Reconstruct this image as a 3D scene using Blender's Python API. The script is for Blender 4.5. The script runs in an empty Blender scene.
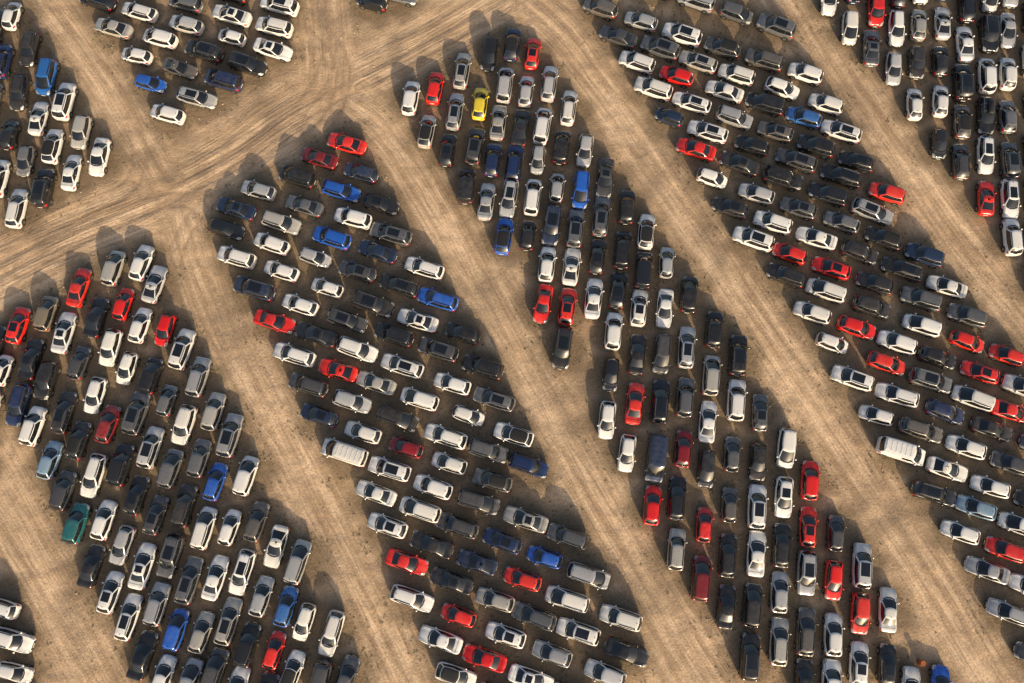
import bpy, math, random, bmesh
import numpy as np
from mathutils import Vector
random.seed(23); np.random.seed(11)
scene=bpy.context.scene
R=math.radians

# ------------------------------------------------------------------ camera (drone)
D=87.5; TILT=R(12); F=796.0
cam_d=bpy.data.cameras.new("drone_camera"); cam=bpy.data.objects.new("drone_camera",cam_d)
scene.collection.objects.link(cam); scene.camera=cam
cam_d.lens=28; cam_d.sensor_width=36; cam_d.clip_end=6000
CAM=Vector((0,-D*math.sin(TILT),D*math.cos(TILT)))
cam.location=CAM; cam.rotation_euler=(TILT,0,0)

def pixel_to_plane(px,py,z=0.0):
    """image pixel coordinate, cast through the camera -> metres on the level plane z"""
    x=(px-512)/F; y=-(py-341.5)/F
    dy=y*math.cos(TILT)+math.sin(TILT); dz=y*math.sin(TILT)-math.cos(TILT)
    t=(z-CAM.z)/dz
    return (x*t, CAM.y+dy*t)

# ------------------------------------------------------------------ light
EL=R(17.5); SH=Vector((-0.36,0.93)).normalized()
sd=bpy.data.lights.new("sun",'SUN'); sd.energy=5.0; sd.angle=R(0.5); sd.color=(1.0,0.79,0.52)
so=bpy.data.objects.new("sun",sd); scene.collection.objects.link(so)
so.rotation_euler=Vector((SH.x*math.cos(EL),SH.y*math.cos(EL),-math.sin(EL))).to_track_quat('-Z','Y').to_euler()
so.location=(30,-80,60)
w=bpy.data.worlds.new("World"); scene.world=w; w.use_nodes=True
nt=w.node_tree; bg=nt.nodes["Background"]; sky=nt.nodes.new("ShaderNodeTexSky")
sky.sky_type='NISHITA'; sky.sun_disc=False; sky.sun_elevation=EL
sky.sun_rotation=math.atan2(-SH.x,-SH.y); sky.dust_density=5.0; sky.ozone_density=0.4; sky.air_density=1.0
nt.links.new(sky.outputs[0],bg.inputs[0]); bg.inputs[1].default_value=0.14
scene.view_settings.view_transform='Standard'; scene.view_settings.look='None'; scene.view_settings.exposure=0

# ------------------------------------------------------------------ materials
def mat(name,col=(.5,.5,.5),rough=.5,metal=0,coat=0,spec=.5):
    m=bpy.data.materials.new(name); m.use_nodes=True
    b=m.node_tree.nodes["Principled BSDF"]
    b.inputs["Base Color"].default_value=(*col,1); b.inputs["Roughness"].default_value=rough
    b.inputs["Metallic"].default_value=metal; b.inputs["Coat Weight"].default_value=coat
    b.inputs["Specular IOR Level"].default_value=spec
    return m,m.node_tree,b
def N(nt,t,**k):
    n=nt.nodes.new(t)
    for a,v in k.items(): setattr(n,a,v)
    return n
def mixc(nt,fac,a,b,mode='MIX'):
    n=N(nt,"ShaderNodeMix",data_type='RGBA',blend_type=mode)
    for i,v in ((0,fac),(6,a),(7,b)):
        if hasattr(v,'is_linked'): nt.links.new(v,n.inputs[i])
        elif isinstance(v,(int,float)): n.inputs[i].default_value=v
        else: n.inputs[i].default_value=(*v,1)
    return n.outputs[2]
def math_(nt,op,a,b=0.0,clamp=False):
    n=N(nt,"ShaderNodeMath",operation=op); n.use_clamp=clamp
    for i,v in ((0,a),(1,b)):
        if hasattr(v,'is_linked'): nt.links.new(v,n.inputs[i])
        else: n.inputs[i].default_value=v
    return n.outputs[0]
def ramp(nt,src,a,b,c0=0,c1=1):
    n=N(nt,"ShaderNodeMapRange"); n.inputs[1].default_value=a;n.inputs[2].default_value=b
    n.inputs[3].default_value=c0;n.inputs[4].default_value=c1
    nt.links.new(src,n.inputs[0]); return n.outputs[0]
def noise(nt,vec,scale,detail=3,rough=.55):
    n=N(nt,"ShaderNodeTexNoise"); n.inputs["Scale"].default_value=scale
    n.inputs["Detail"].default_value=detail; n.inputs["Roughness"].default_value=rough
    if vec is not None: nt.links.new(vec,n.inputs["Vector"])
    return n.outputs["Fac"]

paint,pt,pb=mat("car_paint",rough=.2,coat=1.0,spec=.6)
pb.inputs["Coat Roughness"].default_value=.07
oi=N(pt,"ShaderNodeObjectInfo"); tc=N(pt,"ShaderNodeTexCoord"); geo=N(pt,"ShaderNodeNewGeometry")
va=N(pt,"ShaderNodeVectorMath",operation='ADD'); cx=N(pt,"ShaderNodeCombineXYZ")
r50=math_(pt,'MULTIPLY',oi.outputs["Random"],50.0); pt.links.new(r50,cx.inputs[0]); pt.links.new(r50,cx.inputs[2])
pt.links.new(tc.outputs["Object"],va.inputs[0]); pt.links.new(cx.outputs[0],va.inputs[1])
n1=noise(pt,va.outputs[0],1.6,1)
sep=N(pt,"ShaderNodeSeparateXYZ"); pt.links.new(geo.outputs["Normal"],sep.inputs[0])
up=ramp(pt,sep.outputs[2],.2,.95,.35,1.0)
dust=math_(pt,'MULTIPLY',ramp(pt,n1,.35,.7,.25,1.0),math_(pt,'MULTIPLY',up,math_(pt,'MULTIPLY',oi.outputs["Random"],.10)))
pt.links.new(mixc(pt,dust,oi.outputs["Color"],(.50,.41,.31)),pb.inputs["Base Color"])
pt.links.new(oi.outputs["Alpha"],pb.inputs["Metallic"])
pt.links.new(math_(pt,'ADD',math_(pt,'MULTIPLY',dust,1.6),.20,True),pb.inputs["Roughness"])

glass,gt,gb=mat("car_glass",(.010,.012,.016),.07,0,0,1.0)
trim=mat("black_trim",(.022,.022,.022),.5)[0]
tyre=mat("tyre_rubber",(.02,.02,.02),.85)[0]
rim=mat("alloy_rim",(.5,.5,.5),.3,.9)[0]
headl=mat("headlight_lens",(.55,.57,.6),.12,.3)[0]
taill=mat("taillight_lens",(.45,.01,.01),.2)[0]
plate=mat("number_plate",(.7,.7,.65),.5)[0]
CM=[paint,glass,trim,tyre,rim,headl,taill,plate]
P,G,T,TY,RI,HL,TL,PL=range(8)

# ------------------------------------------------------------------ car meshes
class MB:
    def __init__(s): s.v=[];s.f=[];s.m=[];s.s=[]
    def add(s,vs,fs,m,smooth=True):
        o=len(s.v); s.v+=vs
        for i,f in enumerate(fs):
            s.f.append([o+k for k in f]); s.m.append(m[i] if isinstance(m,list) else m); s.s.append(smooth)
    def box(s,c,d,m,top=1.0,smooth=False):
        x,y,z=c;a,b,h=[q/2 for q in d]
        vs=[(x-a,y-b,z-h),(x+a,y-b,z-h),(x+a,y+b,z-h),(x-a,y+b,z-h)]+[(x-a*top,y-b*top,z+h),(x+a*top,y-b*top,z+h),(x+a*top,y+b*top,z+h),(x-a*top,y+b*top,z+h)]
        s.add(vs,[(3,2,1,0),(4,5,6,7),(0,1,5,4),(1,2,6,5),(2,3,7,6),(3,0,4,7)],m,smooth)
    def strip(s,pts,w,m,dirx=False):
        """thin seam following pts; width across y (or x)"""
        vs=[]
        for x,y,z in pts:
            if dirx: vs+=[(x-w/2,y,z),(x+w/2,y,z)]
            else: vs+=[(x,y-w/2,z),(x,y+w/2,z)]
        s.add(vs,[(2*i,2*i+1,2*i+3,2*i+2) for i in range(len(pts)-1)],m)
    def disc(s,c,r,w,m,n=18):
        x,y,z=c; vs=[]
        for sy in (-w/2,w/2):
            for i in range(n):
                a=2*math.pi*i/n; vs.append((x+r*math.cos(a),y+sy,z+r*math.sin(a)))
        fs=[tuple(range(n)),tuple(reversed(range(n,2*n)))]+[(i,n+i,n+(i+1)%n,(i+1)%n) for i in range(n)]
        s.add(vs,fs,m,False)
    def mesh(s,name):
        me=bpy.data.meshes.new(name); me.from_pydata(s.v,[],s.f)
        for m in CM: me.materials.append(m)
        me.polygons.foreach_set("material_index",s.m); me.polygons.foreach_set("use_smooth",s.s)
        bm=bmesh.new(); bm.from_mesh(me); bmesh.ops.recalc_face_normals(bm,faces=bm.faces); bm.to_mesh(me); bm.free()
        me.update(); return me

def build_car(name,L,W,H,hood,ws,rear_deck,rs,belt,rearh,noseh,roofw=.68,rails=0,sun=None,pillars=(.36,.70),panel=False,rnd=1.0,blackroof=False,ribs=False,box=False):
    b=MB(); h=L/2; hw=W/2
    xf0=h-hood; xf1=xf0-ws; xr0=-h+rear_deck; xr1=xr0+rs
    def pw(k): return 1-(1-k)*rnd
    st=[(h,pw(.48),noseh-.24),(h-.035,pw(.64),noseh-.13),(h-.10,pw(.77),noseh-.05),(h-.22,pw(.865),noseh+.0),(h-.42,pw(.935),noseh+.06),(h-.72,.985,(noseh+belt)/2+.045),
        (xf0,1,belt-.01),(xf0-.4,1,belt),(0,.995,belt),(-.7,1,belt+.005),(-h+.75,.995,(belt+rearh)/2+.01),
        (-h+.42,pw(.965),rearh+.005),(-h+.20,pw(.91),rearh-.01),(-h+.08,pw(.82),rearh-.06),(-h+.02,pw(.70),rearh-.14),(-h,pw(.56),rearh-.28)]
    st=sorted(st,key=lambda q:-q[0])
    def topz(x):
        for (xa,_,za),(xb,_,zb_) in zip(st,st[1:]):
            if xb<=x<=xa: return za+(zb_-za)*(xa-x)/max(1e-6,xa-xb)
        return st[0][2]
    vs=[];n=None
    for (x,k,z) in st:
        zb=.24; q=hw*k
        half=[(.88*q,zb),(.975*q,zb+.10),(1.0*q,zb+(z-zb)*.45),(.99*q,zb+(z-zb)*.7),(.965*q,z-.075),(.925*q,z-.03),(.86*q,z-.005),(.76*q,z+.010),(.70*q,z-.006),(.35*q,z+.028),(0,z+.038)]
        ring=[(x,y,zz) for y,zz in half]+[(x,-y,zz) for y,zz in reversed(half[:-1])]
        n=len(ring); vs+=ring
    fs=[];ms=[]
    for i in range(len(st)-1):
        for j in range(n):
            fs.append((i*n+j,i*n+(j+1)%n,(i+1)*n+(j+1)%n,(i+1)*n+j))
            ms.append(T if (j in(0,n-2,n-1)) else P)
    fs.append(tuple(range(n)));ms.append(T); k=(len(st)-1)*n; fs.append(tuple(range(k+n-1,k-1,-1)));ms.append(P)
    b.add(vs,fs,ms)
    def wf(t): return 1-.42*rnd*(t-.42)**2
    def ring(xf,xr,wd,z,cf,cr,zc=0):
        pts=[]
        fy=[-1,-.92,-.6,-.2,.2,.6,.92,1]
        for t in fy: pts.append((xf-cf*abs(t)**2.0,wd*wf(0)*t,z+zc*(1-t*t)))
        sx=[.05,.17,pillars[0]-.015,pillars[0]+.015,(pillars[0]+pillars[1])/2,pillars[1]-.015,pillars[1]+.015,.86,.95]
        xa=xf-cf; xb=xr+cr
        for t in sx: pts.append((xa+(xb-xa)*t,wd*wf(t),z))
        for t in reversed(fy): pts.append((xr+cr*abs(t)**2.0,wd*wf(1)*t,z+zc*(1-t*t)))
        for t in reversed(sx): pts.append((xa+(xb-xa)*t,-wd*wf(t),z))
        return pts
    zb=belt-.03; zr=H-.085
    wb=.95*hw; wt=roofw*hw*1.08
    r0=ring(xf0+.06,xr0-.02,wb,zb,.36,.16)
    mid=.5
    r1=ring(xf0+(xf1-xf0)*mid+.06,xr0+(xr1-xr0)*mid-.05,wb+(wt-wb)*.40,zb+(zr-zb)*.54,.28,.15)
    r2=ring(xf1,xr1,wt,zr,.18,.12,.03)
    r2b=ring(xf1-.07,xr1+.06,wt*.93,zr+.04,.15,.11,.025)
    r3=ring(xf1-.28,xr1+.22,wt*.70,H-.012,.09,.07,.008)
    r4=ring(xf1-.6,xr1+.5,wt*.3,H,.03,.03,0)
    n=len(r0); vs=r0+r1+r2+r2b+r3+r4; fs=[];ms=[]
    def segm(j):
        if j<=6: return P if j in(0,6) else G
        if j<=16:
            k=j-7
            return P if k in (0,9) else (T if k in(3,6) else G)
        if j<=23: return P if j in(17,23) else G
        k=33-j; return P if k in (0,9) else (T if k in(3,6) else G)
    for lv in range(5):
        for j in range(n):
            fs.append((lv*n+j,lv*n+(j+1)%n,(lv+1)*n+(j+1)%n,(lv+1)*n+j))
            g=segm(j)
            if panel and j in(11,12,13,14,15,25,26,27,28,29): g=P
            ms.append(g if lv<2 else (T if (blackroof and lv>2) else P))
    fs.append(tuple(range(5*n,6*n))); ms.append(T if blackroof else P)
    b.add(vs,fs,ms)
    if ribs:
        for i in range(6): b.box((xf1-.5-i*.52,0,H+.006),(.09,wt*1.3,.025),P,.9)
    if box:  # roof luggage box
        b.box(((xf1+xr1)/2+.1,.12,H+.10),(1.7,.62,.09),T,1.0); b.box(((xf1+xr1)/2+.1,.12,H+.22),(1.7,.62,.15),T,.82,True)
        for xx in (.5,-.5): b.box(((xf1+xr1)/2+.1+xx,0,H+.035),(.06,wt*1.75,.03),RI)
    # panel seams
    for s in(-1,1):
        pts=[(xf0-.22+i*(h-.30-xf0+.22)/6,0,0) for i in range(7)]
        b.strip([(x,s*hw*(.845-.05*max(0,(x-xf0)/(h-xf0))),topz(x)+.010) for x,_,_ in pts],.028,T)
        # roof ditch
        xa,xb=xf1-.32,xr1+.25
        b.strip([(xa+(xb-xa)*i/5,s*wt*.925*wf(.08+.84*i/5),zr+.050) for i in range(6)],.03,T)
    if rear_deck>.4:
        b.strip([(xr0-.14,hw*.80*(1-i/4)-hw*.80*i/4,topz(xr0-.14)+.042-.03*abs(1-i/2)) for i in range(5)],.028,T,True)
    b.box((h-.0,0,noseh-.28),(.06,W*.42,.13),T)
    b.box((h-.01,0,.36),(.06,W*.46,.12),T)
    b.box((h+.035,0,.50),(.02,.5,.11),PL); b.box((-h-.01,0,.62),(.02,.5,.11),PL)
    for t0,t1 in((-.8,-.3),(-.3,.3),(.3,.8)):
        vs=[]
        for t in(t0,t1):
            x=xf0+.06-.36*t*t; y=wb*wf(0)*t
            vs+=[(x+.10,y,belt+.030-.012*abs(t)),(x-.02,y,belt+.045-.012*abs(t))]
        b.add(vs,[(0,1,3,2)],T)
    for s in(-1,1):
        y0=s*hw*pw(.60);y1=s*hw*pw(.86)
        vs=[(h-.02,y0*.92,noseh-.075),(h-.12,y1*.985,noseh-.055),(h-.50,s*hw*.93,noseh+.075),(h-.26,y0*1.02,noseh+.045),
            (h+.012,y0*.85,noseh-.20),(h-.085,y1*1.0,noseh-.21),(h-.46,s*hw*.965,noseh-.10)]
        b.add(vs,[(0,1,2,3),(0,4,5,1),(1,5,6,2)],HL)
        y1=s*hw*pw(.86)
        vs=[(-h+.05,s*hw*.50,rearh-.06),(-h+.10,y1*.985,rearh-.065),(-h+.34,s*hw*.955,rearh-.05),
            (-h-.008,s*hw*.50,rearh-.24),(-h+.06,y1*1.0,rearh-.26),(-h+.34,s*hw*.985,rearh-.24)]
        b.add(vs,[(0,1,4,3),(1,2,5,4)],TL)
        b.box((xf0-.36,s*(hw+.07),belt+.05),(.17,.20,.14),P,.72,True)
        b.box((xf0-.34,s*(hw-.05),belt+.02),(.07,.12,.05),T)
        b.box((-.05,s*(hw+.003),.36),(L*.42,.02,.10),T)
        for wx in (h-.86,-h+.82):
            b.disc((wx,s*(hw-.035),.345),.40,.075,T,20)
            b.disc((wx,s*(hw-.10),.33),.33,.22,TY,18)
            b.disc((wx,s*(hw+.014),.33),.21,.012,RI,10)
        if rails:
            m_=T if rails==1 else RI
            b.box(((xf1+xr1)/2-.05,s*wt*.86,H+.0),(abs(xf1-xr1)-.55,.045,.05),m_)
            b.box((xf1-.40,s*wt*.86,H-.035),(.08,.04,.06),m_); b.box((xr1+.30,s*wt*.86,H-.035),(.08,.04,.06),m_)
    if sun:
        a,c,wd=sun; x1=xf1-a; x0=xf1-c; q=wt*wd; nx=6; vs=[]
        for i in range(nx+1):
            x=x1+(x0-x1)*i/nx
            for t in(-1,-.5,0,.5,1): vs.append((x,q*t,H+.012-.022*t*t))
        b.add(vs,[(i*5+j,i*5+j+1,(i+1)*5+j+1,(i+1)*5+j) for i in range(nx) for j in range(4)],G)
    b.box((xr1+.22,0,H+.01),(.16,.04,.07),T,.4)
    return b.mesh(name)

M={}
M['sedan']=build_car('sedan_body',4.62,1.82,1.45,1.12,.88,.62,.80,.93,.99,.72)
M['sedan2']=build_car('saloon_body',4.78,1.85,1.46,1.18,.86,.68,.78,.94,1.0,.74,sun=(.28,.95,.60))
M['hatch']=build_car('hatchback_body',4.15,1.78,1.48,.95,.80,.04,.46,.94,1.02,.76)
M['hatch2']=build_car('small_hatchback_body',3.75,1.68,1.50,.76,.80,.03,.36,.95,1.0,.76)
M['hatch3']=build_car('glass_roof_hatchback_body',4.25,1.79,1.47,.98,.82,.04,.46,.94,1.02,.75,sun=(.25,1.2,.66))
M['micro']=build_car('city_car_body',3.5,1.62,1.50,.62,.72,.03,.26,.96,1.0,.78,rnd=1.1)
M['coupe']=build_car('coupe_body',4.35,1.82,1.37,1.22,.90,.28,1.05,.90,.98,.70,pillars=(.52,.78))
M['wagon']=build_car('estate_body',4.68,1.82,1.48,1.08,.80,.05,.42,.94,1.02,.74,rails=1)
M['wagon2']=build_car('estate_silver_rails_body',4.80,1.84,1.50,1.10,.80,.05,.42,.95,1.02,.74,rails=2,sun=(.28,1.6,.62))
M['wagonbox']=build_car('estate_roof_box_body',4.75,1.84,1.50,1.10,.80,.05,.42,.95,1.02,.74,rails=2,box=True)
M['suv']=build_car('suv_body',4.48,1.86,1.68,1.02,.68,.04,.34,1.06,1.12,.90,.73,rails=1,rnd=.85)
M['suv2']=build_car('panoramic_suv_body',4.70,1.90,1.70,1.06,.70,.04,.34,1.07,1.12,.92,.74,rails=2,sun=(.25,1.65,.64),rnd=.85)
M['suv3']=build_car('compact_suv_body',4.25,1.82,1.62,.95,.70,.04,.38,1.04,1.10,.86,.73)
M['suv4']=build_car('black_roof_suv_body',4.30,1.83,1.58,.98,.74,.06,.50,1.03,1.09,.85,.71,blackroof=True)
M['mpv']=build_car('mpv_body',4.55,1.84,1.72,.66,1.0,.04,.26,1.0,1.06,.82,.76,rails=1,rnd=.9)
M['mpv2']=build_car('compact_mpv_body',4.20,1.78,1.64,.62,.95,.04,.26,1.0,1.06,.82,.76,rnd=.95)
M['van']=build_car('van_body',5.0,1.93,1.95,.68,.80,.03,.12,1.10,1.14,.88,.84,panel=True,rnd=.55,ribs=True)
M['minivan']=build_car('small_van_body',4.4,1.82,1.84,.72,.75,.03,.10,1.06,1.12,.88,.82,panel=True,rnd=.6)

# ------------------------------------------------------------------ car register
COL={'w':[(.87,.87,.86,0),(.85,.85,.86,.0),(.86,.85,.82,0)],
 's':[(.60,.61,.62,.35),(.68,.68,.68,.3),(.48,.485,.50,.4),(.54,.52,.48,.3)],
 'g':[(.15,.155,.165,.4),(.22,.225,.235,.4),(.10,.10,.105,.4),(.18,.165,.15,.4)],
 'k':[(.014,.014,.016,.1),(.024,.024,.027,.3),(.04,.037,.037,.3),(.018,.02,.026,.2)],
 'n':[(.02,.04,.13,.3),(.025,.045,.10,.3)],'b':[(.015,.12,.58,.1),(.03,.15,.48,.1)],
 'l':[(.20,.36,.54,.15),(.26,.40,.56,.15)],'r':[(.78,.014,.008,.0),(.70,.010,.008,.0),(.76,.025,.012,.0)],
 'm':[(.30,.012,.018,.1),(.24,.012,.016,.1)],'y':[(.80,.62,.03,0)],'t':[(.02,.17,.18,.3)],'e':[(.12,.065,.04,.3),(.30,.25,.18,.3)]}
A="""
-6,345k 
18,325r 2,370k -12,412s
46,313e 31,358k 17,405n
78,287r 64,332w 46,380k 33,426w
113,268s 96,317k 80,362g 63,412k 49,460l
141,262w 123,303r 110,347w 95,394w 79,440k 64,490k
155,284s 140,325w 126,368w 108,424m 93,476w 76,523t
165,329r 151,376k 137,413g 121,465k 104,520w 91,566k
182,349w 167,400g 150,448s 136,495k 122,545s 110,593w
198,377s 184,424w 170,468g 155,515k 142,566w 128,618w
213,411s 199,458g 184,505k 170,556g 157,604s 143,655k
230,436s 215,482b 203,528w 189,580g 176,630b 163,677w
246,475w 229,527w 215,578w 201,633s 189,682k
256,522g 242,572w 228,622s 214,671g
276,546w 262,596s 247,645k 236,690w
298,562s 286,606b 274,650r 264,695k
304,622w 292,671w
331,633w 319,682k
346,678g 336,720w
-22,430k -32,470k
"""
B="""
346,143r
319,158m 361,172k
297,177k 341,190b 381,203k
258,190k 304,205g 353,218w 391,233g
236,208k 281,222s 332,238b 377,251n 424,268w
226,229k 272,243w 315,257s 357,271g 399,285k 437,299b
236,257w 281,271w 327,287w 373,303k 417,320w 462,333k
254,289n 300,304w 347,319g 394,334k 438,350k 483,367k
274,321r 316,334k 358,349w 402,365w 452,383w 494,399g
294,354w 338,370r 376,383s 420,399w 468,415w 513,434w
308,385k 352,401s 397,418k 446,436w 488,450g 529,466k
319,415n 363,432w 406,447m 449,463w 492,480g 
344,452w 389,468w 433,486k 479,502k 526,519s 568,536k
376,493w 420,509w 457,525k 502,541k 545,557b 589,575k
387,526w 432,545k 477,562n 522,579r 568,599w 621,618w
407,562r 452,581k 495,600s 535,616g 578,631w 627,652k
412,598w 458,615r 505,634w 552,654s 605,673s
441,640w 485,658r 530,679w 575,697k
456,676w 500,697k 545,715s
"""
C="""
411,97w
435,87r 427,130s
462,70s 455,111s 447,150k
489,54k 480,103y 474,146g 467,186k
512,44k 505,84k 498,122s 492,160k 486,201s
533,53r 526,90k 520,127k 514,162n 509,198s 504,236b
550,83k 543,125w 538,160s 533,196w 528,235k
569,107w 562,147k 557,187k 552,225n 547,264w 543,304r
585,150s 580,190b 575,228g 571,266w 567,306r 562,348k
605,177g 601,216g 597,256k 593,298w
627,207k 622,250k 618,290k 614,331w 611,375k 607,420w
646,231w 643,270k 640,308w 637,354k 634,403r 628,453w
667,262s 665,308w 662,353g 660,402k 656,458n 653,505r
689,294k 687,347s 685,397g 683,448m 678,498k 676,549s
714,329k 711,375s 708,421w 706,468k 704,524r 701,578m
738,355k 736,400w 732,455g 730,505g 728,556k 726,606k
760,412g 758,462k 757,507w 756,553w 752,605k 750,657k
786,448w 784,497w 782,545k 780,592s 779,642k
810,480r 808,527r 807,573k 806,632g 805,680k
836,533g 834,580r 833,634w 832,682w
862,565k 860,613r 859,664w
888,610w 887,665k
912,690k
"""
Dd="""
655,-13k 696,0s 736,13g 777,26k
600,8k 641,21k 682,34w 723,47k 764,60g 806,73w
619,36k 660,48k 698,61s 737,74w 783,88w 826,103w
637,62k 677,75r 724,90w 765,104k 804,117b 842,131w
653,88w 692,102w 735,117s 776,131k 816,146k 857,161k
669,117n 708,131w 752,145k 797,160k 842,176k 887,193r
696,149r 740,163k 783,178k 828,194k 873,211s
712,178w 756,193k 799,207g 842,222g 884,238k 925,255n
731,207k 773,222w 817,238w 860,253k 903,269k 947,286w
753,239w 790,253r 832,268r 875,283k 921,299g 968,315g
786,275k 826,290w 872,306k 922,325k 968,341r 1007,355r
812,312w 857,327r 897,342w 938,357k 980,372r 1024,387s
833,343w 887,363r 930,380k 973,397w 1012,411r
852,378w 897,394w 945,411k 992,429k 1038,446k
876,415w 921,430g 966,447w 1010,463g
901,451w 948,469w 991,487w 1035,503k
935,493k 977,508l 1020,525w
961,532w 1006,549r 1050,566k
988,570k 1032,587w
1010,613s 1054,630k
1036,655k
1068,400r 1080,460w 1078,520k
"""
E="""
829,-2w
854,-12k 850,28w
876,10r 872,47k
898,-10k 897,28w 894,68k
921,-14w 919,24s 917,62k 915,104w
944,-18k 943,22s 941,60k 941,100w 939,143k
967,5k 965,43w 963,82k 962,121k 961,161k
990,-4w 989,34k 987,75w 986,115k 986,154w 987,197r
1010,-10k 1008,30k 1008,73w 1008,116k 1010,160k 1010,198w 1012,237w
1032,15k 1032,60w 1033,105s 1034,150k 1035,195g 1036,240k 1038,280w
1058,30k 1058,80s 1060,130w 1060,180k 1062,230k 1064,275k
"""
Ff="""
92,-16k 139,-28w
96,0k 139,11w 186,24s 231,37w 273,49w
140,-14k 186,3k 231,15w 274,27w
185,-18w 232,-7k 279,5w
113,27k 160,38w 204,51k 247,64k
136,55w 180,68k 223,80k
150,83b 196,97s
167,114w
"""
Gg="""
99,156w
81,132s 71,172w
64,101w 52,146w 43,188k
47,77b 38,117w 26,160k 16,208w
29,48k 19,92k 9,135k -1,178k
12,15w 2,60n -8,100g -18,145k
-6,25k -16,65w
"""
LL="""
-48,593k -3,607w
-32,628k 12,640w
-30,660s 14,672w
-28,695k 18,706k
"""
TT="""
372,2k 398,-6g
360,-22w 390,-33k
"""
BR="""
941,690b
"""
cars=[]
def parse(txt,fn,flip):
    for line in txt.strip().splitlines():
        for tok in line.split():
            a,b=tok.split(','); cars.append([float(a),float(b[:-1]),b[-1],fn,flip])
def dA(x,y): return (0.31,-0.95)
def dB(x,y): return (.953,.303+.00008*(y-300))
def dC(x,y): return (.17-.00030*(x-411),-1)
def dD(x,y): return (.947,.32)
def dE(x,y): return (.045-.0006*(x-850),-1)
def dF(x,y): return (.963,.27)
def dG(x,y): return (.235,-.97)
for txt,fn,fl in ((A,dA,.2),(B,dB,.8),(C,dC,.25),(Dd,dD,.8),(E,dE,.3),(Ff,dF,.7),(Gg,dG,.3),(LL,dF,.5),(TT,dF,.5),(BR,dE,.5)):
    parse(txt,fn,fl)
kinds=['sedan','sedan2','hatch','hatch2','hatch3','coupe','wagon','wagon2','wagonbox','suv','suv2','suv3','suv4','mpv','mpv2','micro','minivan']
wts=[8,5,14,7,6,3,10,8,.7,11,9,10,5,8,5,2,1.5]
cpos=[]
for x,y,c,fn,fl in cars:
    d=fn(x,y)
    p=pixel_to_plane(x,y,.8); q=pixel_to_plane(x+d[0]*5,y+d[1]*5,.8)
    ang=math.atan2(q[1]-p[1],q[0]-p[0])+R(random.gauss(0,1.2))
    if random.random()<fl: ang+=math.pi
    k=random.choices(kinds,wts)[0]
    if (x,y) in((901,451),(344,452),(656,458)): k='van'
    if c=='r': k=random.choice(['hatch','hatch2','sedan','coupe','suv3','hatch3'])
    if c=='y': k='hatch'
    if c=='k':
        u=random.random(); c='s' if u<.09 else ('g' if u<.26 else ('n' if u<.34 else ('w' if u<.37 else 'k')))
    o=bpy.data.objects.new('parked_van' if 'van' in k else 'parked_car',M[k]); scene.collection.objects.link(o)
    o.location=(p[0]+random.gauss(0,.04),p[1]+random.gauss(0,.04),.0); o.rotation_euler=(0,0,ang)
    s=random.uniform(.94,1.0); o.scale=(s,s*random.uniform(.99,1.01),s*random.uniform(.99,1.05))
    col=list(random.choice(COL[c])); f=random.uniform(.9,1.12)
    o.color=(min(.88,col[0]*f),min(.88,col[1]*f),min(.88,col[2]*f),col[3])
    cpos.append(p)
cpos=np.array(cpos)

# ------------------------------------------------------------------ ground sheet
paths=[([(-60,300),(0,270),(60,240),(150,205),(230,165),(300,112),(400,65),(480,20),(560,-30)],4.2),
 ([(180,200),(205,290),(240,365),(278,435),(322,520),(365,600),(410,695)],3.6),
 ([(345,95),(385,120),(430,190),(475,270),(520,350),(570,440),(615,520),(662,600),(720,695)],3.6),
 ([(500,-20),(560,25),(600,80),(645,140),(700,220),(760,310),(820,400),(880,490),(940,580),(1010,695)],3.6),
 ([(780,-20),(848,90),(905,170),(960,245),(1035,335),(1100,420)],3.6),
 ([(20,-30),(95,70),(135,140),(170,200)],3.2),
 ([(320,-30),(330,50),(330,110)],3.6),
 ([(-40,420),(-5,480),(30,540),(70,610),(120,700)],3.8)]
def axis(lo,hi,st):
    a=list(np.arange(lo,hi+.01,st)); s=st; v=hi; ext=[]
    while v<2500: s*=1.35; v+=s; ext.append(v)
    s=st; v=lo; pre=[]
    while v>-2500: s*=1.35; v-=s; pre.append(v)
    return np.array(pre[::-1]+a+ext)
X=axis(-78,78,.26); Y=axis(-52,62,.26)
gx,gy=np.meshgrid(X,Y); nx,ny=len(X),len(Y); px=gx.ravel(); py=gy.ravel()
def chaikin(wp,k):
    for _ in range(k):
        nw=[wp[0]]
        for a_,b_ in zip(wp,wp[1:]): nw+= [(a_[0]*.75+b_[0]*.25,a_[1]*.75+b_[1]*.25),(a_[0]*.25+b_[0]*.75,a_[1]*.25+b_[1]*.75)]
        wp=nw+[wp[-1]]
    return wp
best=np.full(px.shape,1e9); second=best.copy(); U=np.zeros_like(px); V=np.zeros_like(px)
for pts,hwid in paths:
    wp=chaikin([pixel_to_plane(*p) for p in pts],2)
    bd=np.full(px.shape,1e9); bu=np.zeros_like(px); bv=np.zeros_like(px); acc=0
    for (x0,y0),(x1,y1) in zip(wp,wp[1:]):
        dx,dy=x1-x0,y1-y0; l=math.hypot(dx,dy); t=np.clip(((px-x0)*dx+(py-y0)*dy)/l/l,0,1)
        ex=px-(x0+t*dx); ey=py-(y0+t*dy); d=np.hypot(ex,ey)
        m=d<bd; bd[m]=d[m]; bu[m]=(acc+t*l)[m]; bv[m]=(np.sign(dx*ey-dy*ex)*d)[m]; acc+=l
    bn=bd/hwid
    m=bn<best; second=np.where(m,best,np.minimum(second,bn)); best=np.where(m,bn,best); U[m]=bu[m]; V[m]=bv[m]
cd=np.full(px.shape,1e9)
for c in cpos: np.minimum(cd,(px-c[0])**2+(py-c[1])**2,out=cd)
cd=np.sqrt(cd)
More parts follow.
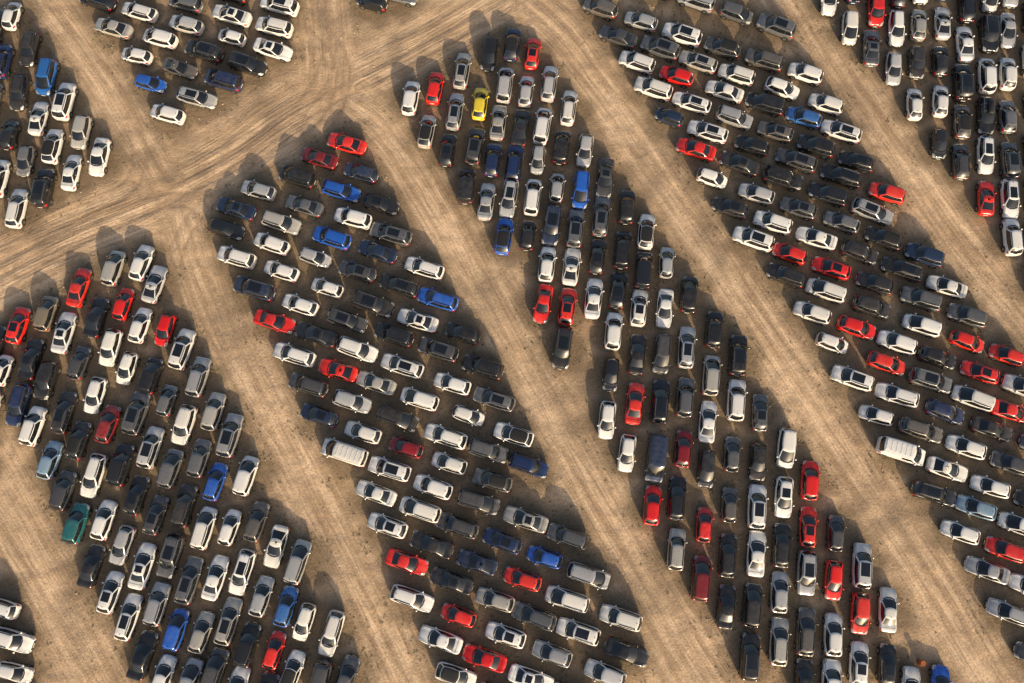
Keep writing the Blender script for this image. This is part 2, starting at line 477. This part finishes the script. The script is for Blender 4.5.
def wob(a,b,s,sd):
    r=np.random.RandomState(sd); o=np.zeros_like(a)
    for i in range(7):
        th=r.uniform(0,6.28); k=s*r.uniform(.6,1.8); o+=np.sin((a*math.cos(th)+b*math.sin(th))*k+r.uniform(0,6.28))
    return o/7
track=np.clip(1.6-best,0,1); streak=track*np.clip((second-best)*1.5,0,1)
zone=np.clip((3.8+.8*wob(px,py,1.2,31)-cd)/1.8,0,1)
near=((np.abs(px)<80)&(np.abs(py)<64)).astype(float)
arcs=[[(175,330),(170,250),(215,190),(300,120)],[(60,255),(150,225),(200,270),(235,350)],[(430,200),(385,130),(330,120),(240,165)],
      [(600,90),(545,25),(480,25),(400,70)],[(95,60),(150,150),(210,165),(300,105)],[(320,-20),(335,60),(290,125),(220,170)],
      [(320,-20),(325,60),(360,90),(430,180)],[(20,270),(120,215),(200,190),(215,260)],[(640,150),(580,60),(530,15),(470,15)],
      [(5,245),(70,215),(150,180),(120,90)],[(300,10),(350,60),(330,130),(250,170)]]
for pts,hwid in paths:
    for kk in range(4):
        o1=random.uniform(-22,22); arcs.append([(a_+o1+random.uniform(-7,7),b_-o1*.5) for a_,b_ in pts])
rut=np.zeros_like(px)
for pts in arcs:
    wp=chaikin([pixel_to_plane(*p) for p in pts],2)
    bd=np.full(px.shape,1e9)
    for (x0,y0),(x1,y1) in zip(wp,wp[1:]):
        dx,dy=x1-x0,y1-y0; l=math.hypot(dx,dy)
        t=np.clip(((px-x0)*dx+(py-y0)*dy)/l/l,0,1)
        bd=np.minimum(bd,np.hypot(px-(x0+t*dx),py-(y0+t*dy)))
    rut=np.maximum(rut,np.exp(-((bd-.78)/.20)**2)*random.uniform(.5,1)*np.clip(.65+wob(px,py,.25,int(random.random()*999))*1.5,0,1))
rut*=(1-zone)
dark_spots=np.zeros_like(px)  # soft round patches where the ground colour turns dark grey-brown
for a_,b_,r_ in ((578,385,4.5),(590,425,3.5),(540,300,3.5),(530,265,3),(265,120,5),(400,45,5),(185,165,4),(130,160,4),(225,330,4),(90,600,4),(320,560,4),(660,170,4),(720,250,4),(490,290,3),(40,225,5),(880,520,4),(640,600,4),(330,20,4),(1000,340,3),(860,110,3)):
    q_=pixel_to_plane(a_,b_); dark_spots=np.maximum(dark_spots,np.exp(-(((px-q_[0])**2+(py-q_[1])**2)/(r_*r_))))
dark_spots=np.clip(dark_spots*(.75+1.4*wob(px,py,1.3,77)),0,1)
hgt=(.05*wob(px,py,.5,1)+.025*wob(px,py,2.2,2))*(1-zone*.8)
hgt+=streak*.05*wob(U*.08,V,3.2,5)-rut*.06
hgt+=.10*np.exp(-((best-1.2)/.25)**2)*(1-zone)*(0.5+wob(px,py,.7,9))
hgt*=near
gv=np.stack([px,py,hgt-.01],1)
me=bpy.data.meshes.new("dirt_ground"); nv=len(px); me.vertices.add(nv); me.vertices.foreach_set("co",gv.ravel())
ii,jj=np.meshgrid(np.arange(nx-1),np.arange(ny-1)); a=(jj*nx+ii).ravel()
q=np.stack([a,a+1,a+nx+1,a+nx],1); nf=len(q)
me.loops.add(nf*4); me.loops.foreach_set("vertex_index",q.ravel().astype(np.int32))
me.polygons.add(nf); me.polygons.foreach_set("loop_start",np.arange(0,nf*4,4,dtype=np.int32))
me.polygons.foreach_set("use_smooth",np.ones(nf,bool)); me.update(calc_edges=True)
for nme,arr in(("u",U),("v",V),("track",track),("streak",streak),("zone",zone),("rut",rut),("dark_spots",dark_spots)):
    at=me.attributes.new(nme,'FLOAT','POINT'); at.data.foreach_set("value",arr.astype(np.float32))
gm,g,gb2=mat("sandy_dirt",rough=.95,spec=.15)
def attr(n):
    a=N(g,"ShaderNodeAttribute",attribute_name=n); return a.outputs["Fac"]
tcg=N(g,"ShaderNodeTexCoord"); ob=tcg.outputs["Object"]
cx=N(g,"ShaderNodeCombineXYZ"); g.links.new(math_(g,'MULTIPLY',attr("u"),.06),cx.inputs[0]); g.links.new(attr("v"),cx.inputs[1])
s1=noise(g,cx.outputs[0],1.0,2,.6); s2=noise(g,cx.outputs[0],3.6,2,.6)
big=noise(g,ob,.09,3); med=noise(g,ob,.55,4,.65); fine=noise(g,ob,5.0,3,.7)
c=mixc(g,ramp(g,big,.38,.62),(.58,.41,.265),(.78,.565,.38))
c=mixc(g,ramp(g,med,.40,.62,0,.85),c,(.50,.35,.225))
trk=mixc(g,ramp(g,s1,.38,.60),(.48,.335,.215),(.90,.67,.46))
trk=mixc(g,ramp(g,s2,.52,.64,0,.7),trk,(.38,.265,.175))
c=mixc(g,math_(g,'MULTIPLY',attr("streak"),.8),c,trk)
c=mixc(g,math_(g,'MULTIPLY',math_(g,'MULTIPLY',attr("track"),.30),ramp(g,big,.4,.6)),c,(.90,.67,.46))
c=mixc(g,ramp(g,med,.50,.66,0,.5),c,(.42,.295,.195))
c=mixc(g,math_(g,'MULTIPLY',attr("rut"),.75),c,(.34,.235,.155))
c=mixc(g,math_(g,'MULTIPLY',attr("dark_spots"),.65),c,(.28,.21,.15))
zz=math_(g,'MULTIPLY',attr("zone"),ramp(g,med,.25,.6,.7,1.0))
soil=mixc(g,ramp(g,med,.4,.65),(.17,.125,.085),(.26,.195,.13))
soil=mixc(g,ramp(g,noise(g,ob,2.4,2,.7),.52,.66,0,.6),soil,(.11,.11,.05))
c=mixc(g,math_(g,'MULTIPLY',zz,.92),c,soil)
c=mixc(g,1.0,c,mixc(g,ramp(g,fine,.25,.75),(.66,.66,.66),(1.22,1.22,1.22)),'MULTIPLY')
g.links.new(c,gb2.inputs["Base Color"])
hh=math_(g,'ADD',math_(g,'MULTIPLY',fine,.07),math_(g,'MULTIPLY',med,.20))
hh=math_(g,'ADD',hh,math_(g,'MULTIPLY',math_(g,'MULTIPLY',s2,attr("streak")),.14))
bp=N(g,"ShaderNodeBump"); bp.inputs["Strength"].default_value=.65; bp.inputs["Distance"].default_value=1.0
g.links.new(hh,bp.inputs["Height"]); g.links.new(bp.outputs[0],gb2.inputs["Normal"])
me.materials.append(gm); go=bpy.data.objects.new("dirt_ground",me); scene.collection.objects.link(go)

# ------------------------------------------------------------------ stones and weeds
clus=wob(px,py,.35,21)+.6*wob(px,py,1.1,22)
def scatter(name,n,fn,material,cond):
    vs=[];fs=[];k=0
    while k<n:
        x=random.uniform(-66,66); y=random.uniform(-45,52)
        i=int(np.searchsorted(X,x)); j=int(np.searchsorted(Y,y)); idx=j*nx+i
        if not cond(zone[idx],best[idx],cd[idx],clus[idx]): continue
        fn(vs,fs,x,y,hgt[idx]-.01); k+=1
    m=bpy.data.meshes.new(name); m.from_pydata(vs,[],fs); m.materials.append(material)
    o=bpy.data.objects.new(name,m); scene.collection.objects.link(o)
def stone(vs,fs,x,y,z):
    r=random.choice([.03,.04,.05,.06,.09])*random.uniform(.7,1.3); o=len(vs)
    for s in(-1,1):
        for a in range(5):
            t=a*1.257+random.uniform(-.3,.3); rr=r*(1 if s<0 else .6)*random.uniform(.75,1.2)
            vs.append((x+rr*math.cos(t),y+rr*math.sin(t),z+(-.02 if s<0 else r*random.uniform(.5,.8))))
    fs.append([o+5+i for i in range(5)])
    for i in range(5): fs.append([o+i,o+(i+1)%5,o+5+(i+1)%5,o+5+i])
def weed(vs,fs,x,y,z):
    r=random.uniform(.08,.26)
    for _ in range(9):
        t=random.uniform(0,6.28); l=r*random.uniform(.5,1); w_=.025; o=len(vs)
        bx=x+random.uniform(-.1,.1);by=y+random.uniform(-.1,.1)
        vs+= [(bx-w_*math.sin(t),by+w_*math.cos(t),z),(bx+w_*math.sin(t),by-w_*math.cos(t),z),(bx+l*math.cos(t),by+l*math.sin(t),z+l*random.uniform(.3,.8))]
        fs.append([o,o+1,o+2])
sm=mat("stone",(.50,.39,.28),.9)[0]
wm=mat("dry_weed",(.14,.13,.065),.9)[0]
scatter("loose_stones",5000,stone,sm,lambda z,b,c,q:c>1.5 and q>.05 and (b>.8 or random.random()<.1))
scatter("weed_tufts",3200,weed,wm,lambda z,b,c,q:q>-.1 and ((z>.1 and z<.98) or (z>=.98 and c>1.2 and random.random()<.3)))

# rusty oil drum by the lot edge
dm,_,_=mat("rusty_steel",(.40,.12,.04),.7)
n=24; prof=[(.29,0),(.29,.28),(.305,.30),(.29,.32),(.29,.58),(.305,.60),(.29,.62),(.29,.87),(.275,.885),(.27,.86),(0.001,.86)]
vs=[(r*math.cos(2*math.pi*i/n),r*math.sin(2*math.pi*i/n),z) for r,z in prof for i in range(n)]
fs=[(k*n+i,k*n+(i+1)%n,(k+1)*n+(i+1)%n,(k+1)*n+i) for k in range(len(prof)-1) for i in range(n)]
m=bpy.data.meshes.new("oil_drum"); m.from_pydata(vs,[],fs); m.materials.append(dm)
o=bpy.data.objects.new("oil_drum",m); scene.collection.objects.link(o); x,y=pixel_to_plane(919,662); o.location=(x,y,0)
print("cars",len(cars))
